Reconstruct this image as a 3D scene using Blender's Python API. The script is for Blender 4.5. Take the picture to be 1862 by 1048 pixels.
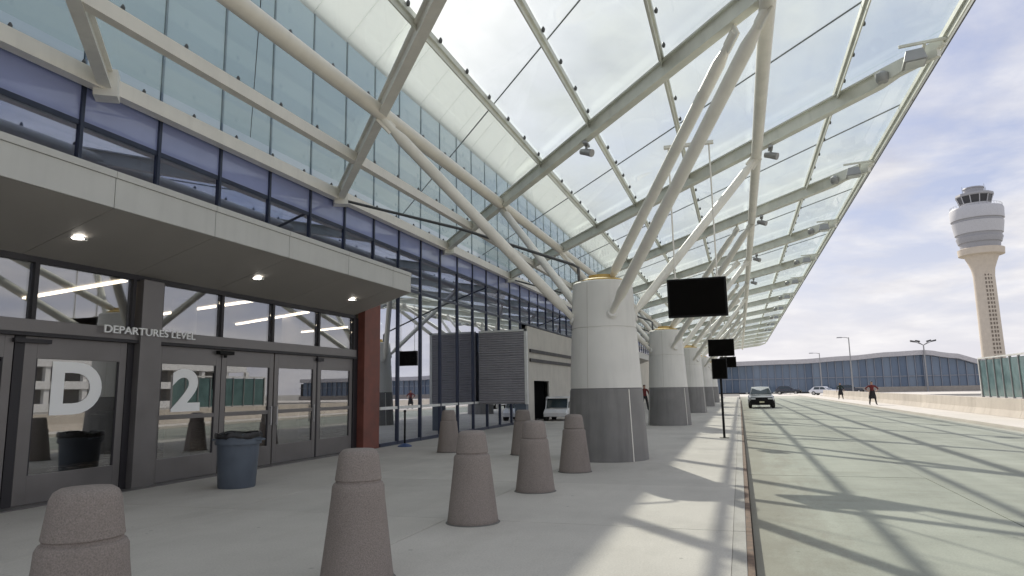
import bpy, bmesh, math, random
from mathutils import Vector, Matrix
random.seed(7)
for o in list(bpy.data.objects): bpy.data.objects.remove(o)
sc = bpy.context.scene
COL = sc.collection

# ------------------------------------------------------------------ camera
cam_d = bpy.data.cameras.new('camera'); cam = bpy.data.objects.new('camera', cam_d); COL.objects.link(cam)
cam_d.sensor_fit = 'HORIZONTAL'; cam_d.sensor_width = 36; cam_d.lens = 23.99
cam_d.clip_start = .05; cam_d.clip_end = 6000
CR = Vector((0.94942, 0.31354, -0.01726)); CU = Vector((0.06274, -0.13556, 0.98878)); CF = Vector((-0.30768, 0.93985, 0.14838))
m = Matrix.Identity(4)
for i in range(3): m[i][0] = CR[i]; m[i][1] = CU[i]; m[i][2] = -CF[i]
m[2][3] = 1.5
cam.matrix_world = m
sc.camera = cam

# ------------------------------------------------------------------ world
SUN = Vector((-.57, 1.25, 1.0)).normalized()          # towards the sun
SKY_STRENGTH = .10; SUN_STRENGTH = 2.75; EXPOSURE = .78
w = bpy.data.worlds.new('World'); sc.world = w; w.use_nodes = True
nt = w.node_tree; nt.nodes.clear()
def N(t, typ, **kw):
    n = t.nodes.new(typ)
    for k, v in kw.items():
        if k == 'ins':
            for a, b in v.items(): n.inputs[a].default_value = b
        else: setattr(n, k, v)
    return n
def math_node(t, op, a, b=None, c=None):
    n = t.nodes.new('ShaderNodeMath'); n.operation = op
    for i, v in enumerate((a, b, c)):
        if v is None: continue
        if isinstance(v, (int, float)): n.inputs[i].default_value = v
        else: t.links.new(v, n.inputs[i])
    return n.outputs[0]
def ramp(t, src, stops):
    n = t.nodes.new('ShaderNodeValToRGB'); e = n.color_ramp.elements
    while len(e) < len(stops): e.new(.5)
    for i, (p, c) in enumerate(stops):
        e[i].position = p; e[i].color = (c, c, c, 1) if isinstance(c, (int, float)) else (*c, 1)
    t.links.new(src, n.inputs[0]); return n.outputs[0]
def mixc(t, fac, a, b, blend='MIX'):
    n = t.nodes.new('ShaderNodeMix'); n.data_type = 'RGBA'; n.blend_type = blend
    for s, v in ((0, fac), (6, a), (7, b)):
        if isinstance(v, (int, float)): n.inputs[s].default_value = v
        elif isinstance(v, tuple): n.inputs[s].default_value = (*v, 1)
        else: t.links.new(v, n.inputs[s])
    return n.outputs[2]
L = nt.links.new
sky = N(nt, 'ShaderNodeTexSky', sky_type='NISHITA', sun_disc=False)
sky.sun_elevation = math.asin(SUN.z); sky.sun_rotation = math.atan2(SUN.x, SUN.y)
sky.air_density = 1.0; sky.dust_density = 2.2; sky.ozone_density = 2.0
tc = N(nt, 'ShaderNodeTexCoord'); sx = N(nt, 'ShaderNodeSeparateXYZ'); L(tc.outputs['Generated'], sx.inputs[0])
zz = math_node(nt, 'MAXIMUM', sx.outputs[2], 0.0); zd = math_node(nt, 'ADD', zz, .16)
cx = N(nt, 'ShaderNodeCombineXYZ'); L(math_node(nt, 'DIVIDE', sx.outputs[0], zd), cx.inputs[0]); L(math_node(nt, 'DIVIDE', sx.outputs[1], zd), cx.inputs[1])
n1 = N(nt, 'ShaderNodeTexNoise', ins={'Scale': 1.25, 'Detail': 9.0, 'Roughness': .56, 'Distortion': .25}); L(cx.outputs[0], n1.inputs['Vector'])
n2 = N(nt, 'ShaderNodeTexNoise', ins={'Scale': 3.1, 'Detail': 6.0, 'Roughness': .6}); L(cx.outputs[0], n2.inputs['Vector'])
mask = ramp(nt, n1.outputs[0], [(.40, .06), (.57, .95)])
shade = ramp(nt, n2.outputs[0], [(.32, (4.0, 4.0, 4.35)), (.68, (5.9, 5.8, 5.8))])
lav = mixc(nt, .8, sky.outputs[0], (2.5, 2.75, 3.9))
skyc = mixc(nt, mask, lav, shade)
hz = ramp(nt, sx.outputs[2], [(.0, .75), (.22, 0.0)])
skyc = mixc(nt, hz, skyc, (5.5, 5.35, 5.45))
bg = N(nt, 'ShaderNodeBackground', ins={'Strength': SKY_STRENGTH}); L(skyc, bg.inputs[0])
wo = N(nt, 'ShaderNodeOutputWorld'); L(bg.outputs[0], wo.inputs[0])

sun_d = bpy.data.lights.new('sun', 'SUN'); sun = bpy.data.objects.new('sun', sun_d); COL.objects.link(sun)
sun_d.energy = SUN_STRENGTH; sun_d.angle = math.radians(.7); sun_d.color = (1, .93, .83)
sun.rotation_euler = (-SUN).to_track_quat('-Z', 'Y').to_euler()
vs = sc.view_settings; vs.view_transform = 'Standard'; vs.look = 'None'; vs.gamma = 1; vs.exposure = EXPOSURE; vs.use_curve_mapping = False
sc.cycles.use_denoising = True; sc.cycles.max_bounces = 10; sc.cycles.transparent_max_bounces = 40; sc.cycles.glossy_bounces = 5
sc.cycles.caustics_reflective = False; sc.cycles.caustics_refractive = False

# ------------------------------------------------------------------ mesh helpers
class MB:
    def __init__(s): s.v = []; s.f = []; s.mi = []; s.cur = 0
    def face(s, idx): s.f.append(tuple(idx)); s.mi.append(s.cur)
    def box(s, x0, x1, y0, y1, z0, z1):
        b = len(s.v); s.v += [(x, y, z) for z in (z0, z1) for y in (y0, y1) for x in (x0, x1)]
        for q in ((0,2,3,1),(4,5,7,6),(0,1,5,4),(2,6,7,3),(0,4,6,2),(1,3,7,5)): s.face([b+i for i in q])
        return s
    def hexa(s, pts):                      # 8 points, bottom loop then top loop
        b = len(s.v); s.v += [tuple(p) for p in pts]
        for q in ((3,2,1,0),(4,5,6,7),(0,1,5,4),(1,2,6,5),(2,3,7,6),(3,0,4,7)): s.face([b+i for i in q])
        return s
    def bar(s, p0, p1, wd, ht, up=(0,0,1)):
        p0 = Vector(p0); p1 = Vector(p1); d = (p1-p0).normalized(); r = d.cross(Vector(up)).normalized(); u = r.cross(d)
        q = []
        for p in (p0, p1):
            q.append([p+r*a*wd/2+u*b*ht/2 for a, b in ((-1,-1),(1,-1),(1,1),(-1,1))])
        return s.hexa(q[0]+q[1])
    def tube(s, p0, p1, r0, r1=None, n=12, cap=True):
        return s.path([p0, p1], [r0, r0 if r1 is None else r1], n, cap)
    def path(s, pts, rad, n=12, cap=True):
        pts = [Vector(p) for p in pts]; rings = []; ref = None
        for i, p in enumerate(pts):
            d = (pts[min(i+1, len(pts)-1)]-pts[max(i-1, 0)]).normalized()
            if ref is None: ref = Vector((0,0,1)) if abs(d.z) < .9 else Vector((1,0,0))
            a = (ref-d*ref.dot(d)).normalized(); b = d.cross(a); ref = a
            r = rad[i] if isinstance(rad, (list, tuple)) else rad
            base = len(s.v); s.v += [tuple(p+(a*math.cos(t)+b*math.sin(t))*r) for t in [2*math.pi*k/n for k in range(n)]]
            rings.append(base)
        for q in range(len(rings)-1):
            for k in range(n): s.face((rings[q]+k, rings[q]+(k+1) % n, rings[q+1]+(k+1) % n, rings[q+1]+k))
        if cap:
            s.face([rings[0]+k for k in range(n)][::-1]); s.face([rings[-1]+k for k in range(n)])
        return s
    def lathe(s, prof, n=24, c=(0,0,0), cap=True, a0=0):
        rings = []
        for r, z in prof:
            base = len(s.v); s.v += [(c[0]+r*math.cos(a0+2*math.pi*k/n), c[1]+r*math.sin(a0+2*math.pi*k/n), c[2]+z) for k in range(n)]; rings.append(base)
        for q in range(len(rings)-1):
            for k in range(n): s.face((rings[q]+k, rings[q]+(k+1) % n, rings[q+1]+(k+1) % n, rings[q+1]+k))
        if cap:
            s.face([rings[0]+k for k in range(n)][::-1]); s.face([rings[-1]+k for k in range(n)])
        return s
    def prism(s, poly, fn, d0, d1):        # poly 2-D, fn(a,b,d) -> xyz
        n = len(poly); b = len(s.v)
        s.v += [tuple(fn(p[0], p[1], d0)) for p in poly]+[tuple(fn(p[0], p[1], d1)) for p in poly]
        s.face([b+i for i in range(n)][::-1]); s.face([b+n+i for i in range(n)])
        for i in range(n): s.face((b+i, b+(i+1) % n, b+n+(i+1) % n, b+n+i))
        return s
    def mesh(s, name, mats, smooth=None, bevel=0):
        me = bpy.data.meshes.new(name); me.from_pydata(s.v, [], s.f)
        for mt in (mats if isinstance(mats, (list, tuple)) else [mats]): me.materials.append(mt)
        for p, i in zip(me.polygons, s.mi): p.material_index = i
        bm = bmesh.new(); bm.from_mesh(me); bmesh.ops.recalc_face_normals(bm, faces=bm.faces)
        if bevel:
            es = [e for e in bm.edges if len(e.link_faces) == 2 and e.calc_face_angle(0) > .6]
            bmesh.ops.bevel(bm, geom=es, offset=bevel, segments=2, profile=.6, affect='EDGES', clamp_overlap=True)
        bm.to_mesh(me); bm.free()
        if smooth: me.shade_smooth(); me.set_sharp_from_angle(angle=math.radians(smooth))
        return me
    def build(s, name, mats, parent=None, smooth=None, bevel=0):
        return put(name, s.mesh(name, mats, smooth, bevel), parent)
def put(name, me, parent=None, loc=None):
    o = bpy.data.objects.new(name, me); COL.objects.link(o)
    if parent: o.parent = parent
    if loc: o.location = loc
    return o
def tag(o, label=None, cat=None, group=None, kind=None):
    for k, v in (('label', label), ('category', cat), ('group', group), ('kind', kind)):
        if v: o[k] = v
    return o
def thing(name, label, cat, loc=(0,0,0), rz=0, group=None):
    o = bpy.data.objects.new(name, None); COL.objects.link(o); o.location = loc; o.rotation_euler.z = rz; o.empty_display_size = .3
    return tag(o, label, cat, group)
def dup(root, loc, rz=None, label=None):
    r = root.copy(); COL.objects.link(r); r.location = loc
    if rz is not None: r.rotation_euler.z = rz
    if label: r['label'] = label
    for ch in root.children:
        c = ch.copy(); COL.objects.link(c); c.parent = r
        for g in ch.children:
            d = g.copy(); COL.objects.link(d); d.parent = c
    return r

# ------------------------------------------------------------------ materials
def newmat(name):
    mt = bpy.data.materials.new(name); mt.use_nodes = True; t = mt.node_tree; t.nodes.clear()
    out = N(t, 'ShaderNodeOutputMaterial'); return mt, t, out
def plain(name, col, rough=.5, metal=0, var=.06, scale=3, bump=0, bscale=60, spec=.5, coat=0, emit=None, dirt=0):
    mt, t, out = newmat(name); p = N(t, 'ShaderNodeBsdfPrincipled')
    p.inputs['Roughness'].default_value = rough; p.inputs['Metallic'].default_value = metal; p.inputs['Specular IOR Level'].default_value = spec
    p.inputs['Coat Weight'].default_value = coat
    g = N(t, 'ShaderNodeNewGeometry')
    nz = N(t, 'ShaderNodeTexNoise', ins={'Scale': scale, 'Detail': 5.0}); t.links.new(g.outputs['Position'], nz.inputs['Vector'])
    lo = tuple(c*(1-var*2) for c in col); hi = tuple(min(1, c*(1+var*2)) for c in col)
    c = ramp(t, nz.outputs[0], [(.25, lo), (.75, hi)])
    if dirt:
        mp = N(t, 'ShaderNodeMapping', ins={'Scale': (5, 5, .5)}); t.links.new(g.outputs['Position'], mp.inputs[0])
        n3 = N(t, 'ShaderNodeTexNoise', ins={'Scale': 1.3, 'Detail': 6.0}); t.links.new(mp.outputs[0], n3.inputs['Vector'])
        c = mixc(t, ramp(t, n3.outputs[0], [(.48, 0.0), (.75, dirt)]), c, tuple(x*.45 for x in col))
    t.links.new(c, p.inputs['Base Color'])
    rr = ramp(t, nz.outputs[0], [(.3, max(0, rough-.06)), (.7, min(1, rough+.06))]); t.links.new(rr, p.inputs['Roughness'])
    if bump:
        n2 = N(t, 'ShaderNodeTexNoise', ins={'Scale': bscale, 'Detail': 4.0}); t.links.new(g.outputs['Position'], n2.inputs['Vector'])
        bp = N(t, 'ShaderNodeBump', ins={'Strength': bump, 'Distance': .01}); t.links.new(n2.outputs[0], bp.inputs['Height']); t.links.new(bp.outputs[0], p.inputs['Normal'])
    if emit: p.inputs['Emission Color'].default_value = (*emit[:3], 1); p.inputs['Emission Strength'].default_value = emit[3]
    t.links.new(p.outputs[0], out.inputs[0]); return mt
def concrete(name, col, speck=.12, stain=.3, stretch=(1, .25, 1), rough=.85, tracks=0, gutter=0, spots=0, fine=55.0, lo=.84, hi=1.12, bmp=.25):
    mt, t, out = newmat(name); p = N(t, 'ShaderNodeBsdfPrincipled', ins={'Roughness': rough, 'Specular IOR Level': .3})
    g = N(t, 'ShaderNodeNewGeometry'); oi = N(t, 'ShaderNodeObjectInfo'); P = g.outputs['Position']
    a = N(t, 'ShaderNodeTexNoise', ins={'Scale': .55, 'Detail': 8.0, 'Roughness': .62}); t.links.new(P, a.inputs['Vector'])
    mp = N(t, 'ShaderNodeMapping', ins={'Scale': stretch}); t.links.new(P, mp.inputs[0])
    b = N(t, 'ShaderNodeTexNoise', ins={'Scale': 1.6, 'Detail': 7.0, 'Roughness': .65}); t.links.new(mp.outputs[0], b.inputs['Vector'])
    f = N(t, 'ShaderNodeTexNoise', ins={'Scale': fine, 'Detail': 3.0, 'Roughness': .7}); t.links.new(P, f.inputs['Vector'])
    c = ramp(t, a.outputs[0], [(.3, tuple(x*(1-speck) for x in col)), (.7, tuple(x*(1+speck) for x in col))])
    c = mixc(t, ramp(t, b.outputs[0], [(.5, 0.0), (.78, stain)]), c, tuple(x*.55 for x in (col[0], col[1]*.97, col[2]*.9)))
    c = mixc(t, 1.0, c, ramp(t, f.outputs[0], [(.25, lo), (.75, hi)]), 'MULTIPLY')
    c = mixc(t, 1.0, c, ramp(t, oi.outputs['Random'], [(0, .95), (1, 1.05)]), 'MULTIPLY')
    if tracks:
        mp2 = N(t, 'ShaderNodeMapping', ins={'Scale': (1.1, .035, 1)}); t.links.new(P, mp2.inputs[0])
        k = N(t, 'ShaderNodeTexNoise', ins={'Scale': 1.0, 'Detail': 4.0}); t.links.new(mp2.outputs[0], k.inputs['Vector'])
        c = mixc(t, ramp(t, k.outputs[0], [(.45, 0.0), (.7, tracks)]), c, tuple(x*.6 for x in col))
    if spots:
        vo = N(t, 'ShaderNodeTexVoronoi', ins={'Scale': 2.3, 'Randomness': 1.0}); t.links.new(P, vo.inputs['Vector'])
        ds = N(t, 'ShaderNodeMath', operation='ADD'); t.links.new(vo.outputs['Distance'], ds.inputs[0]); t.links.new(math_node(t, 'MULTIPLY', f.outputs[0], .10), ds.inputs[1])
        c = mixc(t, ramp(t, ds.outputs[0], [(.085, spots), (.115, 0.0)]), c, tuple(x*.42 for x in col))
        cr_ = N(t, 'ShaderNodeTexNoise', ins={'Scale': .22, 'Detail': 10.0, 'Roughness': .7}); t.links.new(P, cr_.inputs['Vector'])
        c = mixc(t, ramp(t, cr_.outputs[0], [(.52, 0.0), (.66, .35)]), c, tuple(x*.66 for x in col))
    if gutter:
        sp = N(t, 'ShaderNodeSeparateXYZ'); t.links.new(P, sp.inputs[0])
        mp3 = N(t, 'ShaderNodeMapping', ins={'Scale': (1.6, .5, 1)}); t.links.new(P, mp3.inputs[0])
        gn = N(t, 'ShaderNodeTexNoise', ins={'Scale': 1.7, 'Detail': 6.0, 'Roughness': .7}); t.links.new(mp3.outputs[0], gn.inputs['Vector'])
        gx = math_node(t, 'SUBTRACT', math_node(t, 'MULTIPLY', gn.outputs[0], 2.4), sp.outputs[0])
        c = mixc(t, ramp(t, gx, [(.0, 0.0), (.9, gutter)]), c, (.19, .155, .115))
    t.links.new(c, p.inputs['Base Color'])
    bp = N(t, 'ShaderNodeBump', ins={'Strength': bmp, 'Distance': .01}); t.links.new(f.outputs[0], bp.inputs['Height']); t.links.new(bp.outputs[0], p.inputs['Normal'])
    t.links.new(p.outputs[0], out.inputs[0]); return mt
def glass(name, tint, refl=1.6, gcol=(.95, .97, 1), milk=0, milkcol=(.9, .95, .92), rough=0.0, trans=0, top=1.0):
    mt, t, out = newmat(name)
    tr = N(t, 'ShaderNodeBsdfTransparent'); tr.inputs[0].default_value = (*tint, 1)
    body = tr.outputs[0]
    if milk:
        df = N(t, 'ShaderNodeBsdfDiffuse'); df.inputs[0].default_value = (*milkcol, 1)
        tl = N(t, 'ShaderNodeBsdfTranslucent'); tl.inputs[0].default_value = (*milkcol, 1)
        m0 = N(t, 'ShaderNodeMixShader', ins={0: trans}); t.links.new(df.outputs[0], m0.inputs[1]); t.links.new(tl.outputs[0], m0.inputs[2])
        g = N(t, 'ShaderNodeNewGeometry')
        nz = N(t, 'ShaderNodeTexNoise', ins={'Scale': .5, 'Detail': 4.0}); t.links.new(g.outputs['Position'], nz.inputs['Vector'])
        m1 = N(t, 'ShaderNodeMixShader'); t.links.new(ramp(t, nz.outputs[0], [(.3, milk*.8), (.7, milk*1.2)]), m1.inputs[0])
        t.links.new(body, m1.inputs[1]); t.links.new(m0.outputs[0], m1.inputs[2]); body = m1.outputs[0]
    gl = N(t, 'ShaderNodeBsdfGlossy'); gl.inputs['Color'].default_value = (*gcol, 1); gl.inputs['Roughness'].default_value = rough
    ge = N(t, 'ShaderNodeNewGeometry'); dp = N(t, 'ShaderNodeVectorMath', operation='DOT_PRODUCT'); t.links.new(ge.outputs['Incoming'], dp.inputs[0]); t.links.new(ge.outputs['Normal'], dp.inputs[1])
    f0 = ((refl-1)/(refl+1))**2; sch = math_node(t, 'POWER', math_node(t, 'SUBTRACT', 1.0, math_node(t, 'ABSOLUTE', dp.outputs['Value'])), 5.0)
    fr = math_node(t, 'MULTIPLY_ADD', sch, top-f0, f0)
    mx = N(t, 'ShaderNodeMixShader'); t.links.new(fr, mx.inputs[0]); t.links.new(body, mx.inputs[1]); t.links.new(gl.outputs[0], mx.inputs[2])
    t.links.new(mx.outputs[0], out.inputs[0]); return mt
M = {}
M['walk'] = concrete('walk_concrete', (.515, .485, .445), .10, .28, (1, .3, 1), spots=.5)
M['walk_bed'] = plain('walk_joint', (.16, .155, .145), .95)
M['road'] = concrete('road_concrete', (.375, .385, .33), .12, .42, (.5, 1.2, 1), tracks=.5, gutter=.45, spots=.45)
M['road_bed'] = plain('road_joint', (.24, .235, .21), .95)
M['slate'] = plain('slate_blue_mullion', (.13, .18, .22), .4, .2)
M['lavender'] = plain('lavender_spandrel_glass', (.33, .37, .62), .06, 0, .06, .6, spec=.8)
M['kerb'] = concrete('kerb_concrete', (.42, .40, .37), .12, .5, (1, .6, 1))
M['rust'] = plain('rusted_kerb_edge', (.16, .105, .075), .85, 0, .25, 9, .3)
M['ground'] = concrete('far_ground', (.34, .33, .30), .15, .2)
M['median'] = concrete('far_walk_concrete', (.62, .59, .54), .06, .12)
M['parapet'] = concrete('parapet_concrete', (.54, .495, .435), .1, .4, (1, 1, .3))
M['cream'] = plain('cream_painted_steel', (.86, .81, .72), .42, 0, .03, 2, dirt=.10)
M['steel'] = plain('pale_grey_steel', (.84, .81, .74), .45, 0, .04, 2, dirt=.12)
M['greensteel'] = plain('grey_green_steel', (.74, .74, .66), .45, 0, .06, 2, dirt=.15)
M['clamp'] = plain('dark_clamp', (.10, .10, .10), .5, .3)
M['roofglass'] = glass('canopy_glass', (.94, .97, .955), 1.35, (.95, 1, .98), .095, (.88, .95, .90), 0, .5, .35)
M['eave'] = None
M['wallglass'] = glass('blue_tinted_wall_glass', (.50, .56, .62), 4.6, (.74, .76, .98))
M['lowglass'] = glass('clear_wall_glass', (.42, .48, .54), 10.0, (.90, .92, 1.0))
M['doorglass'] = glass('entrance_glass', (.70, .71, .72), 3.2, (.95, .95, .96))
M['navy'] = plain('navy_mullion', (.045, .055, .09), .35, .3)
M['black'] = plain('black_metal', (.009, .009, .009), .6, spec=.2)
M['screen'] = plain('black_screen', (.004, .0035, .003), .7, 0, 0, spec=.05)
M['frame'] = plain('taupe_aluminium', (.20, .188, .185), .38, .45, .05, 2)
M['framed'] = plain('dark_door_gasket', (.022, .02, .024), .5)
M['fascia'] = plain('pale_composite_panel', (.58, .575, .55), .42, 0, .03, 1.5, dirt=.1)
M['soffit'] = plain('grey_soffit_panel', (.36, .34, .315), .55, 0, .04, 1.2)
M['white'] = plain('white_letter_vinyl', (.94, .94, .93), .5, 0, .01)
M['redpillar'] = plain('rust_red_pillar', (.19, .062, .045), .55, 0, .12, 3, .15, 30)
M['colwhite'] = plain('column_white', (.74, .72, .675), .55, 0, .03, 1.2, .08, 40, dirt=.16)
M['colgrey'] = plain('column_grey', (.215, .208, .202), .6, 0, .08, 1.5, .1, 40, dirt=.4)
M['yellow'] = plain('yellow_primer', (.60, .42, .14), .6)
M['bollard'] = concrete('brown_aggregate', (.29, .25, .228), .10, .45, (2.5, 2.5, .5), fine=120, lo=.62, hi=1.3, bmp=.7)
M['bin'] = plain('slate_blue_plastic', (.10, .122, .155), .45, 0, .06, 4)
M['liner'] = plain('black_bin_liner', (.012, .012, .013), .3, 0, .1, 8)
M['clad'] = plain('grey_ribbed_cladding', (.33, .32, .345), .55, 0, .04, 1.5, dirt=.15)
M['beige'] = plain('beige_wall', (.55, .52, .47), .7, 0, .05, 1.2, .1, 30, dirt=.2)
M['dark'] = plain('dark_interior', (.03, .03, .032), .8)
M['intfloor'] = plain('interior_floor', (.22, .20, .18), .25)
M['intwall'] = plain('interior_wall', (.30, .29, .28), .7)
M['intceil'] = plain('interior_ceiling', (.32, .30, .28), .8)
M['strip'] = plain('warm_light_strip', (.9, .85, .75), .5, emit=(1, .84, .62, 5))
M['lamp'] = plain('downlight_lens', (.9, .9, .9), .3, emit=(1, .95, .88, 9))
M['roof'] = plain('roof_membrane', (.5, .5, .48), .8)
M['blue'] = plain('blue_plastic', (.03, .07, .20), .4)
M['carpaint'] = plain('silver_paint', (.56, .57, .56), .28, .35, .02, 1, coat=1)
M['carwhite'] = plain('white_paint', (.75, .75, .77), .25, 0, .02, 1, coat=1)
M['cardark'] = plain('dark_grey_paint', (.03, .032, .04), .25, .2, .02, 1, coat=1)
M['tyre'] = plain('tyre_rubber', (.02, .02, .02), .8)
M['rim'] = plain('alloy_rim', (.5, .5, .5), .3, .8)
M['carglass'] = plain('car_window_glass', (.03, .045, .05), .05, 0, 0, 1, spec=.8)
M['headlight'] = plain('headlight_glass', (.55, .56, .55), .1, .2)
M['plate'] = plain('number_plate', (.65, .62, .42), .5)
M['skin'] = plain('skin', (.42, .26, .19), .6)
M['hair'] = plain('dark_hair', (.02, .016, .013), .6)
M['maroon'] = plain('dark_red_cloth', (.13, .018, .018), .85)
M['darkcloth'] = plain('black_cloth', (.018, .018, .02), .85)
M['greencloth'] = plain('dark_green_cloth', (.02, .035, .03), .85)
M['farglass'] = plain('far_blue_glass', (.075, .115, .17), .12, .1, .15, .3, spec=.7)
_t = M['farglass'].node_tree; _p = [n for n in _t.nodes if n.type == 'BSDF_PRINCIPLED'][0]; _o = N(_t, 'ShaderNodeObjectInfo')
_t.links.new(mixc(_t, _o.outputs['Random'], (.09, .14, .22), (.20, .26, .34)), _p.inputs['Base Color'])
M['farfin'] = plain('far_grey_fin', (.28, .30, .34), .5)
M['farroof'] = plain('far_roof_edge', (.50, .49, .50), .6)
M['farbase'] = plain('far_base_wall', (.42, .38, .33), .8)
M['greenglass'] = plain('green_windscreen_glass', (.12, .20, .20), .12, 0, .15, 2, spec=.6)
M['pale'] = plain('pale_trim', (.72, .72, .70), .5)
M['towcream'] = concrete('tower_concrete', (.62, .55, .46), .06, .15, (1, 1, .2))
M['towgrey'] = plain('tower_grey_band', (.36, .36, .375), .5)
M['towlight'] = plain('tower_light_band', (.52, .52, .535), .5)
M['towslot'] = plain('tower_slot', (.20, .165, .13), .6)
M['towdark'] = plain('tower_dark_glass', (.04, .042, .05), .2)
M['pole'] = plain('galvanised_pole', (.36, .36, .36), .5, .5)
mt, t, out = newmat('translucent_eave'); a = N(t, 'ShaderNodeBsdfDiffuse'); a.inputs[0].default_value = (.88, .885, .88, 1); b = N(t, 'ShaderNodeBsdfTranslucent'); b.inputs[0].default_value = (.92, .92, .91, 1)
mx = N(t, 'ShaderNodeMixShader', ins={0: .6}); t.links.new(a.outputs[0], mx.inputs[1]); t.links.new(b.outputs[0], mx.inputs[2]); t.links.new(mx.outputs[0], out.inputs[0]); M['eave'] = mt
mt, t, out = newmat('spandrel_glass'); p = N(t, 'ShaderNodeBsdfPrincipled', ins={'Base Color': (.30, .41, .46, 1), 'Roughness': .04, 'Specular IOR Level': .9, 'Coat Weight': .6})
oi = N(t, 'ShaderNodeObjectInfo'); t.links.new(mixc(t, oi.outputs['Random'], (.42, .53, .56), (.46, .57, .60)), p.inputs['Base Color']); t.links.new(p.outputs[0], out.inputs[0]); M['spandrel'] = mt

# ------------------------------------------------------------------ ground, road, pavements
def struct(o): o['kind'] = 'structure'; return o
KX = 0.0; RX = 8.9                    # kerb line, far road edge
g = MB(); g.box(-400, 900, -200, 2500, -.9, -.42); struct(g.build('ground', M['ground']))
g = MB(); g.box(-9.9, -.16, -14, 160, -.3, -.035); walk = struct(g.build('pavement', M['walk_bed']))
GAP = .010
xs = [-9.75, -6.6, -3.4, -.155]
slabs = {}
y = -12.0
while y < 110:
    for i in range(3):
        wdt = xs[i+1]-xs[i]-GAP; ln = 3.3-GAP
        if i not in slabs:
            mb = MB(); mb.box(0, wdt, 0, ln, -.034, 0); slabs[i] = mb.mesh('slab', M['walk'], None, .004)
        put('slab', slabs[i], walk, (xs[i]+GAP/2, y+GAP/2, random.uniform(-.0015, .0015)))
    y += 3.3
g = MB(); g.box(-.16, 0.6, -14, 160, -.42, -.17); kb = struct(g.build('kerb', M['walk_bed']))
km = MB(); km.box(-.158, -.032, 0, 3.29, -.17, .004); km = km.mesh('kerb_stone', M['kerb'], None, .008)
ke = MB(); ke.box(-.030, .028, 0, 3.29, -.17, .002); ke = ke.mesh('kerb_edging', M['rust'], None, .006)
for i in range(30):
    put('kerb_stone', km, kb, (0, -12+3.3*i, 0)); put('kerb_edging', ke, kb, (0, -12+3.3*i, 0))
g = MB(); g.box(.0, RX, -14, 190, -.40, -.192); road = struct(g.build('road', M['road_bed']))
rx = [.035, 3.0, 5.95, RX-.02]
for i in range(3):
    mb = MB(); mb.box(0, rx[i+1]-rx[i]-.008, 0, 5.2-.008, -.19, -.15); me = mb.mesh('road_slab', M['road'], None, .005)
    for k in range(38): put('road_slab', me, road, (rx[i]+.006, -12+5.2*k, random.uniform(-.002, .002)))
g = MB(); g.box(RX, 10.95, -14, 190, -.42, -.02); md = struct(g.build('far_pavement', M['median'], None, None, .02))
g = MB(); g.box(-60, 120, 118, 158, -.42, -.14); struct(g.build('forecourt', M['median']))

# ------------------------------------------------------------------ terminal building
WX = -9.6
T = thing('terminal_building', 'long glazed terminal with navy mullions and pale upswept eave on the left', 'building', (WX, 0, 0))
T0 = Vector((-WX, 0, 0))
def tput(mb, name, mat, parent=T, smooth=None, bevel=0):
    mb.v = [(v[0]-WX, v[1], v[2]) for v in mb.v] if parent == T else mb.v
    return mb.build(name, mat, parent, smooth, bevel)
MS = 1.52; my = [7.61+MS*k for k in range(-6, 49)]; YA, YB = my[0], my[-1]
# panes
def pane_mesh(h, mat, name='pane'):
    mb = MB(); mb.box(-.012, .012, .03, MS-.03, 0, h); return mb.mesh(name, mat)
pm_up1 = pane_mesh(4.41, M['spandrel'])
pm_a = pane_mesh(.60, M['lavender']); pm_b = pane_mesh(1.06, M['wallglass'])
pm_l1 = pane_mesh(3.50, M['lowglass']); pm_l0 = pane_mesh(.92, M['lowglass'])
WALL_Y = 31.2
for i, yy in enumerate(my[:-1]):
    put('pane', pm_up1, T, (0, yy, 6.55))
    put('pane', pm_a, T, (0, yy, 5.82)); put('pane', pm_b, T, (0, yy, 4.68))
    if 16.5 < yy < WALL_Y-1: put('pane', pm_l1, T, (0, yy, 1.10)); put('pane', pm_l0, T, (0, yy, .10))
mb = MB(); mb.box(-.10, .055, -.03, .03, 4.60, 6.50); mull = mb.mesh('mullion', M['navy'])
mb = MB(); mb.box(-.10, .035, -.02, .02, 6.50, 10.98); mull_u = mb.mesh('mullion', M['slate'])
mb = MB(); mb.box(-.12, .065, -.032, .032, .0, 4.60); mull_l = mb.mesh('mullion', M['navy'])
for yy in my:
    put('mullion', mull, T, (0, yy, 0)); put('mullion', mull_u, T, (0, yy, 0))
    if 16.9 < yy < WALL_Y+.2: put('mullion', mull_l, T, (0, yy, 0))
for z0, z1, d, y0, mt_ in ((6.42, 6.55, .05, YA, 'navy'), (5.74, 5.82, .03, YA, 'navy'), (4.60, 4.68, .04, YA, 'navy'),
                           (1.02, 1.10, .045, 17.2, 'pale'), (.0, .10, .05, 17.2, 'navy')):
    y1 = YB if y0 == YA else WALL_Y
    mb = MB(); mb.box(WX-.08, WX+d, y0, y1, z0, z1); tput(mb, 'transom', M[mt_])
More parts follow.
